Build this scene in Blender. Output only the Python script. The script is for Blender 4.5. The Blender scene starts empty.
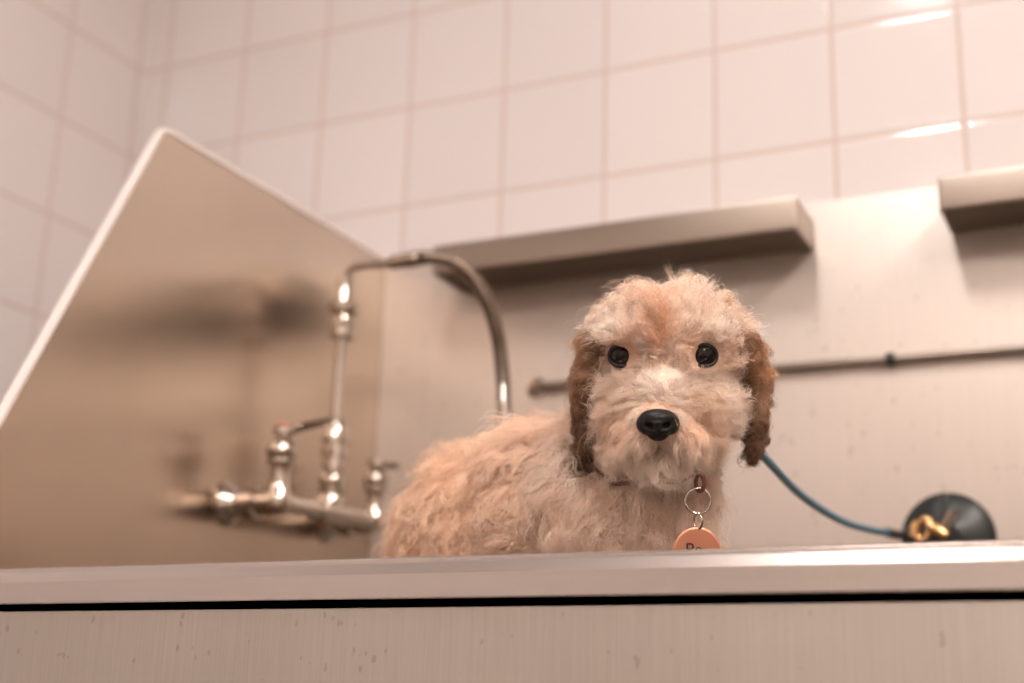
import bpy, bmesh, math, random
import numpy as np
from mathutils import Vector, Matrix, noise
from mathutils.bvhtree import BVHTree

random.seed(7)
rng = np.random.default_rng(11)
T = 0.1524            # one wall tile (6 in) in metres; the layout is worked out in tiles
Z0 = 0.95             # height of the lens above the floor
FZ = -Z0 / T          # floor, in tiles
CZ = 11.4             # ceiling, in tiles
PI = math.pi
C = bpy.context.scene.collection


def P(x, y, z):
    return Vector((x * T, y * T, z * T + Z0))


# ------------------------------------------------------------------ camera
F_PX = 1380.46
yaw, pitch, roll = 0.4560296, 0.2713975, 0.0301946
CAM = np.array([9.53764, -10.34099, 0.0])
_w = np.array([-math.sin(yaw) * math.cos(pitch), math.cos(yaw) * math.cos(pitch), math.sin(pitch)])
_r = np.array([math.cos(yaw), math.sin(yaw), 0.0])
_u = np.cross(_r, _w)
CR = math.cos(roll) * _r + math.sin(roll) * _u
CU = -math.sin(roll) * _r + math.cos(roll) * _u
CW = _w
cam_data = bpy.data.cameras.new('camera')
cam = bpy.data.objects.new('camera', cam_data)
C.objects.link(cam)
cam.matrix_world = Matrix(((CR[0], CU[0], -CW[0], CAM[0] * T), (CR[1], CU[1], -CW[1], CAM[1] * T),
                           (CR[2], CU[2], -CW[2], CAM[2] * T + Z0), (0, 0, 0, 1)))
cam_data.sensor_width = 36
cam_data.lens = F_PX / 1024 * 36
cam_data.clip_start = 0.02
cam_data.dof.use_dof = True
cam_data.dof.focus_distance = 6.62 * T
cam_data.dof.aperture_fstop = 2.9
cam_data.dof.aperture_blades = 9
bpy.context.scene.camera = cam

sc = bpy.context.scene
sc.view_settings.view_transform = 'Standard'
sc.view_settings.look = 'None'
sc.view_settings.gamma = 1
sc.view_settings.use_curve_mapping = False
sc.view_settings.exposure = 0.41
sc.cycles.max_bounces = 10
sc.cycles.diffuse_bounces = 5
sc.cycles.glossy_bounces = 6
sc.cycles.transmission_bounces = 8
sc.cycles.use_denoising = True
sc.cycles.sample_clamp_indirect = 6

# --------------------------------------------------------------- materials
def srgb(r, g, b):
    f = lambda c: (c / 255 / 12.92) if c / 255 <= 0.04045 else ((c / 255 + 0.055) / 1.055) ** 2.4
    return (f(r), f(g), f(b), 1)


def new_mat(name):
    m = bpy.data.materials.new(name)
    m.use_nodes = True
    nt = m.node_tree
    return m, nt, nt.nodes['Principled BSDF']


def simple(name, col, rough=0.5, metal=0.0, spec=0.5, coat=0.0):
    m, nt, b = new_mat(name)
    b.inputs['Base Color'].default_value = col
    b.inputs['Roughness'].default_value = rough
    b.inputs['Metallic'].default_value = metal
    b.inputs['Specular IOR Level'].default_value = spec
    b.inputs['Coat Weight'].default_value = coat
    # faint real wear so nothing is a dead flat colour
    n = nt.nodes.new('ShaderNodeTexNoise')
    tc = nt.nodes.new('ShaderNodeTexCoord')
    mr = nt.nodes.new('ShaderNodeMapRange')
    n.inputs['Scale'].default_value = 60
    nt.links.new(tc.outputs['Object'], n.inputs['Vector'])
    nt.links.new(n.outputs['Fac'], mr.inputs['Value'])
    mr.inputs['To Min'].default_value = max(0.02, rough * 0.8)
    mr.inputs['To Max'].default_value = min(1, rough * 1.2)
    nt.links.new(mr.outputs['Result'], b.inputs['Roughness'])
    return m


def N(nt, typ, **kw):
    n = nt.nodes.new(typ)
    for k, v in kw.items():
        setattr(n, k, v)
    return n


def math_node(nt, op, a, b=None, c=None):
    n = nt.nodes.new('ShaderNodeMath')
    n.operation = op
    for i, v in enumerate((a, b, c)):
        if v is None:
            continue
        if isinstance(v, (int, float)):
            n.inputs[i].default_value = v
        else:
            nt.links.new(v, n.inputs[i])
    return n.outputs[0]


def tile_mat(name, axis, u0, z0, tile_col, grout_col):
    """glazed square tiles: axis 0 -> grid in x,z ; axis 1 -> grid in y,z (world position = place of the wall)"""
    m, nt, b = new_mat(name)
    geo = N(nt, 'ShaderNodeNewGeometry')
    sep = N(nt, 'ShaderNodeSeparateXYZ')
    nt.links.new(geo.outputs['Position'], sep.inputs[0])

    def cell(out, off):
        v = math_node(nt, 'DIVIDE', math_node(nt, 'SUBTRACT', out, off), T)
        fr = math_node(nt, 'FRACT', v)
        d = math_node(nt, 'MINIMUM', fr, math_node(nt, 'SUBTRACT', 1.0, fr))
        return d, math_node(nt, 'FLOOR', v)
    du, iu = cell(sep.outputs[axis], u0 * T)
    dv, iv = cell(sep.outputs[2], z0 * T + Z0)
    d = math_node(nt, 'MINIMUM', du, dv)
    gm = N(nt, 'ShaderNodeMapRange')
    gm.interpolation_type = 'SMOOTHSTEP'
    gm.inputs['From Min'].default_value = 0.013
    gm.inputs['From Max'].default_value = 0.021
    nt.links.new(d, gm.inputs['Value'])
    # cushion edge height
    hm = N(nt, 'ShaderNodeMapRange')
    hm.interpolation_type = 'SMOOTHERSTEP'
    hm.inputs['From Min'].default_value = 0.008
    hm.inputs['From Max'].default_value = 0.05
    nt.links.new(d, hm.inputs['Value'])
    cb = N(nt, 'ShaderNodeCombineXYZ')
    nt.links.new(iu, cb.inputs[0])
    nt.links.new(iv, cb.inputs[1])
    wn = N(nt, 'ShaderNodeTexWhiteNoise')
    nt.links.new(cb.outputs[0], wn.inputs['Vector'])
    hsv = N(nt, 'ShaderNodeHueSaturation')
    hsv.inputs['Color'].default_value = tile_col
    nt.links.new(math_node(nt, 'MULTIPLY_ADD', wn.outputs['Value'], 0.05, 0.965), hsv.inputs['Value'])
    mix = N(nt, 'ShaderNodeMix', data_type='RGBA')
    nt.links.new(gm.outputs['Result'], mix.inputs[0])
    mix.inputs[6].default_value = grout_col
    nt.links.new(hsv.outputs[0], mix.inputs[7])
    nt.links.new(mix.outputs[2], b.inputs['Base Color'])
    rm = N(nt, 'ShaderNodeMapRange')
    rm.inputs['To Min'].default_value = 0.8
    rm.inputs['To Max'].default_value = 0.09
    nt.links.new(gm.outputs['Result'], rm.inputs['Value'])
    nt.links.new(rm.outputs['Result'], b.inputs['Roughness'])
    ns = N(nt, 'ShaderNodeTexNoise')
    ns.inputs['Scale'].default_value = 9
    nt.links.new(geo.outputs['Position'], ns.inputs['Vector'])
    h = math_node(nt, 'ADD', hm.outputs['Result'], math_node(nt, 'MULTIPLY', ns.outputs['Fac'], 0.5))
    bp = N(nt, 'ShaderNodeBump')
    bp.inputs['Strength'].default_value = 0.6
    bp.inputs['Distance'].default_value = 0.0009
    nt.links.new(h, bp.inputs['Height'])
    nt.links.new(bp.outputs[0], b.inputs['Normal'])
    b.inputs['Specular IOR Level'].default_value = 0.5
    return m


def steel_mat(name, col, rough, aniso=0.0, streak=(1, 1, 40), diffuse_part=0.0, bump=0.02, rvar=0.08, spots=0.0, rot=0.0, mottle=0.10):
    m, nt, b = new_mat(name)
    tc = N(nt, 'ShaderNodeTexCoord')
    mp = N(nt, 'ShaderNodeMapping')
    mp.inputs['Scale'].default_value = streak
    nt.links.new(tc.outputs['Object'], mp.inputs[0])
    n1 = N(nt, 'ShaderNodeTexNoise')
    n1.inputs['Scale'].default_value = 8
    n1.inputs['Detail'].default_value = 6
    nt.links.new(mp.outputs[0], n1.inputs['Vector'])
    n2 = N(nt, 'ShaderNodeTexNoise')
    n2.inputs['Scale'].default_value = 5
    n2.inputs['Detail'].default_value = 4
    nt.links.new(tc.outputs['Object'], n2.inputs['Vector'])
    hs = N(nt, 'ShaderNodeHueSaturation')
    hs.inputs['Color'].default_value = col
    v = math_node(nt, 'ADD', math_node(nt, 'MULTIPLY', n1.outputs['Fac'], 0.02 + mottle),
                  math_node(nt, 'MULTIPLY_ADD', n2.outputs['Fac'], mottle, 0.94 - mottle / 2))
    nt.links.new(v, hs.inputs['Value'])
    last = hs.outputs[0]
    if spots > 0:
        vo = N(nt, 'ShaderNodeTexVoronoi')
        vo.inputs['Scale'].default_value = 150
        mp2 = N(nt, 'ShaderNodeMapping')
        mp2.inputs['Scale'].default_value = (1, 1, 0.55)
        nt.links.new(tc.outputs['Object'], mp2.inputs[0])
        nt.links.new(mp2.outputs[0], vo.inputs['Vector'])
        n3 = N(nt, 'ShaderNodeTexNoise')
        n3.inputs['Scale'].default_value = 60
        nt.links.new(tc.outputs['Object'], n3.inputs['Vector'])
        rad = math_node(nt, 'MULTIPLY', math_node(nt, 'MAXIMUM', math_node(nt, 'SUBTRACT', n3.outputs['Fac'], 0.52), 0.0), 1.9)
        sp = math_node(nt, 'MULTIPLY', math_node(nt, 'LESS_THAN', vo.outputs['Distance'], rad), spots)
        mx = N(nt, 'ShaderNodeMix', data_type='RGBA')
        nt.links.new(sp, mx.inputs[0])
        nt.links.new(last, mx.inputs[6])
        mx.inputs[7].default_value = (0.16, 0.11, 0.08, 1)
        last = mx.outputs[2]
    nt.links.new(last, b.inputs['Base Color'])
    b.inputs['Metallic'].default_value = 1 - diffuse_part  # diffuse share of the steel, raised to make it paler
    r = math_node(nt, 'MULTIPLY_ADD', n2.outputs['Fac'], rvar, rough - rvar / 2)
    nt.links.new(r, b.inputs['Roughness'])
    if aniso:
        b.inputs['Anisotropic'].default_value = aniso
        b.inputs['Anisotropic Rotation'].default_value = rot
        tg = N(nt, 'ShaderNodeTangent')
        tg.direction_type = 'RADIAL'
        tg.axis = 'Z'
        nt.links.new(tg.outputs[0], b.inputs['Tangent'])
    bp = N(nt, 'ShaderNodeBump')
    bp.inputs['Strength'].default_value = 0.25
    bp.inputs['Distance'].default_value = bump * 0.01
    nt.links.new(math_node(nt, 'ADD', n1.outputs['Fac'], math_node(nt, 'MULTIPLY', n2.outputs['Fac'], 1.2)), bp.inputs['Height'])
    if bump > 0:
        nt.links.new(bp.outputs[0], b.inputs['Normal'])
    return m


M = {}
M['tile_back'] = tile_mat('tile_back', 0, 0.308, 6.611, (0.708, 0.652, 0.632, 1), (0.565, 0.455, 0.41, 1))
M['tile_left'] = tile_mat('tile_left', 1, -1.098, 6.611, (0.708, 0.652, 0.632, 1), (0.565, 0.455, 0.41, 1))
M['steel_side'] = steel_mat('steel_side', (0.52, 0.425, 0.345, 1), 0.25, aniso=0.6, streak=(40, 40, 1), rvar=0.06, bump=0.06)
M['steel_back'] = steel_mat('steel_back', (0.60, 0.525, 0.47, 1), 0.44, aniso=0.3, streak=(40, 40, 1), diffuse_part=0.5, rvar=0.1, spots=0.3, bump=0.06)
M['steel_front'] = steel_mat('steel_front', (0.345, 0.305, 0.27, 1), 0.36, aniso=0.3, streak=(70, 70, 1.5), diffuse_part=0.4, rvar=0.16, spots=0.32, mottle=0.22, bump=0.06)
M['steel_rim'] = steel_mat('steel_rim', (0.43, 0.375, 0.345, 1), 0.27, streak=(.6, 30, 30), diffuse_part=0.25, rvar=0.0, bump=0.0)
M['edge'] = steel_mat('edge', (0.88, 0.82, 0.79, 1), 0.4, streak=(1, 60, 60), diffuse_part=0.6, rvar=0.06)  # paler than the panels: ceiling reflection put into the colour
M['steel_shelf'] = steel_mat('steel_shelf', (0.34, 0.28, 0.235, 1), 0.36, streak=(1, 40, 40), rvar=0.06, spots=0.15)
M['steel_shaded'] = steel_mat('steel_shaded', (0.15, 0.115, 0.085, 1), 0.5, streak=(1, 40, 40), diffuse_part=0.5)  # steel with shade put into its colour, for undersides and recesses
M['chrome'] = simple('chrome', (0.60, 0.53, 0.47, 1), 0.07, 1.0)
M['chrome_dull'] = simple('chrome_dull', (0.46, 0.40, 0.35, 1), 0.2, 1.0)
M['black_rubber'] = simple('black_rubber', (0.016, 0.018, 0.016, 1), 0.36)
M['blue_vinyl'] = simple('blue_vinyl', (0.05, 0.17, 0.26, 1), 0.3)
M['brass'] = simple('brass', (0.80, 0.50, 0.24, 1), 0.24, 1.0)
M['copper'] = simple('copper', (0.93, 0.42, 0.27, 1), 0.38, 0.75)
M['engraving'] = simple('engraving', (0.03, 0.02, 0.018, 1), 0.7)
M['leather'] = simple('leather', (0.13, 0.035, 0.022, 1), 0.5)
M['red'] = simple('red', (0.6, 0.12, 0.08, 1), 0.35)
M['paint'] = simple('paint', (0.58, 0.53, 0.49, 1), 0.7)
M['ceiling'] = simple('ceiling', (0.74, 0.69, 0.66, 1), 0.85)
M['frame'] = simple('frame', (0.75, 0.7, 0.66, 1), 0.4)


def emit_mat(name, col, s):
    m, nt, b = new_mat(name)
    b.inputs['Emission Color'].default_value = col
    b.inputs['Emission Strength'].default_value = s
    b.inputs['Base Color'].default_value = (0.8, 0.8, 0.8, 1)
    return m


M['diffuser'] = emit_mat('diffuser', (1.0, 0.96, 0.935, 1), 67.0)
M['diffuser_room'] = emit_mat('diffuser_room', (1.0, 0.89, 0.82, 1), 66.0)


def floor_mat():
    m, nt, b = new_mat('floor_tiles')
    tc = N(nt, 'ShaderNodeTexCoord')
    br = N(nt, 'ShaderNodeTexBrick')
    br.offset = 0
    br.inputs['Scale'].default_value = 1
    br.inputs['Brick Width'].default_value = 0.305
    br.inputs['Row Height'].default_value = 0.305
    br.inputs['Mortar Size'].default_value = 0.004
    br.inputs['Color1'].default_value = (0.14, 0.10, 0.08, 1)
    br.inputs['Color2'].default_value = (0.12, 0.088, 0.07, 1)
    br.inputs['Mortar'].default_value = (0.16, 0.12, 0.1, 1)
    nt.links.new(tc.outputs['Object'], br.inputs['Vector'])
    nt.links.new(br.outputs['Color'], b.inputs['Base Color'])
    b.inputs['Roughness'].default_value = 0.45
    return m


M['floor'] = floor_mat()

# ----------------------------------------------------------- mesh helpers
def obj(name, bm, mat, parent=None, smooth=True, loc=None):
    me = bpy.data.meshes.new(name)
    bm.to_mesh(me)
    bm.free()
    for mm in (mat if isinstance(mat, (list, tuple)) else [mat]):
        me.materials.append(mm)
    if smooth:
        me.polygons.foreach_set('use_smooth', [True] * len(me.polygons))
        me.set_sharp_from_angle(angle=math.radians(38))
    o = bpy.data.objects.new(name, me)
    C.objects.link(o)
    if loc is not None:
        me.transform(Matrix.Translation(-Vector(loc)))
        o.location = loc
    if parent is not None:
        o.parent = parent
        o.matrix_parent_inverse = Matrix.Translation(-parent.location)
    return o


def thing(name, label, cat, loc, group=None):
    o = bpy.data.objects.new(name, None)
    C.objects.link(o)
    o.empty_display_size = 0.03
    o.location = loc
    tag(o, label, cat, group)
    return o


def tag(o, label, cat, group=None):
    o['label'] = label
    o['category'] = cat
    if group:
        o['group'] = group
    return o


def struct(o):
    o['kind'] = 'structure'
    return o


def add_box(bm, a, b, bev=0.0, seg=2):
    """a, b are opposite corners in metres"""
    lo = [min(a[i], b[i]) for i in range(3)]
    hi = [max(a[i], b[i]) for i in range(3)]
    r = bmesh.ops.create_cube(bm, size=1)
    vs = r['verts']
    for v in vs:
        v.co = Vector([lo[i] + (v.co[i] + 0.5) * (hi[i] - lo[i]) for i in range(3)])
    if bev:
        es = list({e for v in vs for e in v.link_edges})
        bmesh.ops.bevel(bm, geom=es, offset=bev, segments=seg, profile=0.6, affect='EDGES')


def frame_for(t):
    t = t.normalized()
    a = Vector((0, 0, 1)) if abs(t.z) < 0.9 else Vector((1, 0, 0))
    n = t.cross(a).normalized()
    return n, t.cross(n).normalized()


def add_tube(bm, pts, rad, seg=20, cap=True):
    pts = [Vector(p) for p in pts]
    rads = rad if isinstance(rad, (list, tuple)) else [rad] * len(pts)
    n = None
    rings = []
    for i, p in enumerate(pts):
        t = (pts[min(i + 1, len(pts) - 1)] - pts[max(i - 1, 0)]).normalized()
        if n is None:
            n, _ = frame_for(t)
        n = (n - t * n.dot(t)).normalized()
        b = t.cross(n)
        rings.append([bm.verts.new(p + (n * math.cos(2 * PI * k / seg) + b * math.sin(2 * PI * k / seg)) * rads[i]) for k in range(seg)])
    for i in range(len(rings) - 1):
        for k in range(seg):
            bm.faces.new((rings[i][k], rings[i][(k + 1) % seg], rings[i + 1][(k + 1) % seg], rings[i + 1][k]))
    if cap:
        bm.faces.new(list(reversed(rings[0])))
        bm.faces.new(rings[-1])


def add_lathe(bm, origin, axis, prof, seg=28):
    """prof: list of (distance along axis, radius)"""
    origin = Vector(origin)
    axis = Vector(axis).normalized()
    n, b = frame_for(axis)
    rings = []
    for h, r in prof:
        rings.append([bm.verts.new(origin + axis * h + (n * math.cos(2 * PI * k / seg) + b * math.sin(2 * PI * k / seg)) * max(r, 1e-5)) for k in range(seg)])
    for i in range(len(rings) - 1):
        for k in range(seg):
            bm.faces.new((rings[i][k], rings[i][(k + 1) % seg], rings[i + 1][(k + 1) % seg], rings[i + 1][k]))
    bm.faces.new(list(reversed(rings[0])))
    bm.faces.new(rings[-1])
    bmesh.ops.recalc_face_normals(bm, faces=bm.faces)


def add_prism(bm, poly, direction):
    """closed polygon (list of 3D points) extruded along direction"""
    d = Vector(direction)
    a = [bm.verts.new(Vector(p)) for p in poly]
    b = [bm.verts.new(Vector(p) + d) for p in poly]
    n = len(poly)
    bm.faces.new(a)
    bm.faces.new(list(reversed(b)))
    for i in range(n):
        bm.faces.new((a[(i + 1) % n], a[i], b[i], b[(i + 1) % n]))
    bmesh.ops.recalc_face_normals(bm, faces=bm.faces)


def bez(pts, n=12):
    """Catmull-Rom through the points"""
    pts = [Vector(p) for p in pts]
    q = [pts[0] * 2 - pts[1]] + pts + [pts[-1] * 2 - pts[-2]]
    out = []
    for i in range(1, len(q) - 2):
        for k in range(n):
            t = k / n
            a, b, c, d = q[i - 1], q[i], q[i + 1], q[i + 2]
            out.append(0.5 * ((2 * b) + (c - a) * t + (2 * a - 5 * b + 4 * c - d) * t * t + (3 * b - a - 3 * c + d) * t ** 3))
    out.append(pts[-1])
    return out


def nb():
    return bmesh.new()


# --------------------------------------------------------------- the room
RX, RY = 23.0, -25.0
WT = 0.6
def slab(name, a, b, mat):
    bm = nb()
    add_box(bm, P(*a), P(*b))
    o = obj(name, bm, mat, smooth=False)
    return struct(o)


slab('wall_back', (-WT, 0, FZ), (RX + WT, WT, CZ), M['tile_back'])
slab('wall_left', (-WT, RY, FZ), (0, 0, CZ), M['tile_left'])
slab('wall_right', (RX, RY, FZ), (RX + WT, 0, CZ), M['paint'])
slab('wall_front', (-WT, RY - WT, FZ), (RX + WT, RY, CZ), M['paint'])
slab('floor', (-WT, RY - WT, FZ - 0.5), (RX + WT, WT, FZ), M['floor'])
slab('ceiling', (-WT, RY - WT, CZ), (RX + WT, WT, CZ + 0.5), M['ceiling'])

LIGHTS = [(6.8, -8.05, .55, 1.55), (15.5, -8.5, .55, 3.2), (5.7, -20.6, .55, 1.5), (15.5, -18, .9, 3.2)]  # both right-hand lights are added soft fill, never in view
for i, (lx, ly, hx, hy) in enumerate(LIGHTS):
    t = thing('ceiling_light', ['short ceiling light above and in front of the tub, near the left wall',
                                'added unseen fill light on the ceiling above the aisle, near the right wall',
                                'long ceiling light by the front wall, left side',
                                'added unseen fill light on the ceiling by the front wall, right side'][i], 'ceiling light',
              P(lx, ly, CZ), 'ceiling lights')
    bm = nb()
    e = .10
    for a, b in (((lx - hx, ly - hy), (lx + hx, ly - hy + e)), ((lx - hx, ly + hy - e), (lx + hx, ly + hy)),
                 ((lx - hx, ly - hy + e), (lx - hx + e, ly + hy - e)), ((lx + hx - e, ly - hy + e), (lx + hx, ly + hy - e))):
        add_box(bm, P(a[0], a[1], CZ - 0.22), P(b[0], b[1], CZ))
    obj('light_frame', bm, M['frame'], t, smooth=False)
    bm = nb()
    add_box(bm, P(lx - hx + e, ly - hy + e, CZ - 0.20), P(lx + hx - e, ly + hy - e, CZ - 0.02))
    obj('diffuser', bm, M['diffuser'] if i == 0 else M['diffuser_room'], t, smooth=False)

# ---------------------------------------------------------------- the tub
PX, PXR = 3.187, 13.2          # inner faces of the two side panels
YR, ZR = -4.80, 0.737          # rim
TF = -0.42                     # tub floor
TOP = 4.085
tub = thing('dog_washing_tub', 'stainless steel dog washing tub with high splash panels set against tiled wall', 'tub', P(8, -2.4, FZ))
bm = nb()
add_box(bm, P(PX - .05, -0.05, TF), P(PXR + .05, -0.004, TOP), 0.0008)
obj('back_panel', bm, M['steel_back'], tub)


def side_panel(x0, x1, name):
    bm = nb()
    prof = [(-0.052, TF), (-0.052, TOP - .012), (-3.14, TOP - .012), (-3.19, TOP - .03), (-3.215, TOP - .06), (YR + .005, ZR + .03), (YR + .005, TF)]
    add_prism(bm, [P(x0, y, z) for y, z in prof], P(x1, 0, 0) - P(x0, 0, 0))
    o = obj(name, bm, M['steel_side'], tub, smooth=False)
    return o


side_panel(PX - .02, PX, 'side_panel')
side_panel(PXR, PXR + .02, 'side_panel')
# folded edge, brightness put into its colour, that runs round the free edges of each side panel
for x0 in (PX - .055, PXR - .003):
    bm = nb()
    path = [P(x0 + .029, y, z) for y, z in [(-0.06, TOP), (-3.14, TOP), (-3.20, TOP - .02), (-3.228, TOP - .062), (YR, ZR + .03)]]
    w = .036 * T
    rings = []
    for i, p in enumerate(path):
        tdir = (path[min(i + 1, len(path) - 1)] - path[max(i - 1, 0)]).normalized()
        nrm = Vector((1, 0, 0)).cross(tdir).normalized()
        rings.append([bm.verts.new(p + Vector((1, 0, 0)) * a * w + nrm * b * .02 * T)
                      for a, b in ((-1, -.7), (-.7, -1), (.7, -1), (1, -.7), (1, .7), (.7, 1), (-.7, 1), (-1, .7))])
    for i in range(len(rings) - 1):
        for k in range(8):
            bm.faces.new((rings[i][k], rings[i][(k + 1) % 8], rings[i + 1][(k + 1) % 8], rings[i + 1][k]))
    bm.faces.new(rings[0]); bm.faces.new(rings[-1])
    bmesh.ops.recalc_face_normals(bm, faces=bm.faces)
    e = obj('folded_edge', bm, M['edge'], tub)
    e['label'] = 'folded edge with reflected light put into its pale colour'

bm = nb()
add_box(bm, P(PX, -4.5, TF - .06), P(PXR, -0.05, TF))
obj('tub_bottom', bm, M['steel_shaded'], tub, smooth=False)  # darkened in colour so the chrome reflects a shaded tub
# front panel (outside skin) and inner front wall
bm = nb()
add_box(bm, P(PX - .3, -4.835, FZ + .5), P(PXR + .3, -4.815, 0.502), 0.0008)
obj('front_panel', bm, M['steel_front'], tub)
bm = nb()
add_box(bm, P(PX, -4.52, TF), P(PXR, -4.505, 0.60), 0.0008)
obj('inner_front_wall', bm, M['steel_back'], tub)
bm = nb()
add_box(bm, P(PX - .3, -4.815, .36), P(PXR + .3, -4.52, 0.375))
obj('gap_shade_strip', bm, M['steel_shaded'], tub, smooth=False)  # added dark strip: shade of the gap under the rim, as colour
# rolled rim
rim_prof = [(-4.50, 0.52), (-4.50, 0.715), (-4.512, 0.731), (-4.53, 0.737), (-4.775, 0.737), (-4.792, 0.7345), (-4.803, 0.728),
            (-4.805, 0.720), (-4.805, 0.711), (-4.807, 0.706), (-4.844, 0.658), (-4.848, 0.653), (-4.849, 0.642), (-4.852, 0.600), (-4.857, 0.547), (-4.855, 0.541), (-4.850, 0.539),
            (-4.843, 0.542), (-4.841, 0.550), (-4.838, 0.60), (-4.82, 0.65), (-4.79, 0.69), (-4.78, 0.71), (-4.53, 0.71), (-4.52, 0.70), (-4.52, 0.52)]
bm = nb()
add_prism(bm, [P(PX - .3, y, z) for y, z in rim_prof], P(PXR + .3, 0, 0) - P(PX - .3, 0, 0))
_rim = obj('rim', bm, M['steel_rim'], tub)
_rim.data.set_sharp_from_angle(angle=math.radians(14))
for lx in (PX + .2, PXR - .2):
    for ly in (-4.2, -0.5):
        bm = nb()
        add_tube(bm, [P(lx, ly, FZ), P(lx, ly, TF - .06)], .16 * T)
        add_lathe(bm, P(lx, ly, FZ), (0, 0, 1), [(0, .22 * T), (.05 * T, .24 * T), (.2 * T, .17 * T)])
        obj('leg', bm, M['chrome_dull'], tub)

# -------------------------------------------------------------- shelves
def wall_shelf(x0, x1, label):
    t = thing('wall_shelf', label, 'shelf', P((x0 + x1) / 2, -0.06, 3.68), 'steel shelves on the back panel')
    zb, zt, yf = 3.685, 3.940, -0.60
    bm = nb()
    e = 0.03
    add_box(bm, P(x0, yf, zt - e), P(x1, -0.055, zt), 0.0012)
    obj('shelf_plate', bm, M['steel_shelf'], t)
    bm = nb()
    add_box(bm, P(x0, yf - .002, zb), P(x1, yf + e, zt - .004), 0.0025, 3)
    obj('front_lip', bm, M['steel_shelf'], t)
    for xa in (x0, x1 - e):
        bm = nb()
        add_box(bm, P(xa, yf + e, zb), P(xa + e, -0.055, zt - e), 0.001)
        obj('end_cap', bm, M['steel_shelf'], t)
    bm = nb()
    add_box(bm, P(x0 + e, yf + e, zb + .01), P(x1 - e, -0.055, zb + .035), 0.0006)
    b = obj('bottom_plate', bm, M['steel_shaded'], t)  # shade under the shelf is painted into this plate
    b['label'] = 'underside plate with shade put into its colour'
    return t


wall_shelf(3.98, 7.13, 'long steel wall shelf behind the puppy, left of the shorter one')
wall_shelf(8.17, 11.4, 'steel wall shelf at upper right with bright highlight on its end')

# ------------------------------------------------------ rail on back panel
t = thing('wall_rail', 'thin horizontal steel rail across the back panel below the shelves', 'rail', P(8.5, -0.06, 2.73))
bm = nb()
add_tube(bm, [P(4.72, -0.11, 2.755), P(12.6, -0.11, 2.705)], .032 * T)
obj('rod', bm, M['steel_shelf'], t)
for x in (4.74, 12.5):
    bm = nb()
    z = 2.755 - (x - 4.72) / 7.88 * .05
    add_lathe(bm, P(x, -0.05, z), (0, -1, 0), [(0, .09 * T), (.015 * T, .09 * T), (.03 * T, .035 * T), (.06 * T, .035 * T)])
    obj('bracket', bm, M['chrome_dull'], t)
bm = nb()
add_lathe(bm, P(7.69, -0.11, 2.736), (1, 0, 0), [(-.035 * T, .035 * T), (-.03 * T, .05 * T), (.03 * T, .05 * T), (.035 * T, .035 * T)])
s_ = obj('stop_ring', bm, M['black_rubber'], t)
s_['label'] = 'black rubber stop ring'

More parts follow.
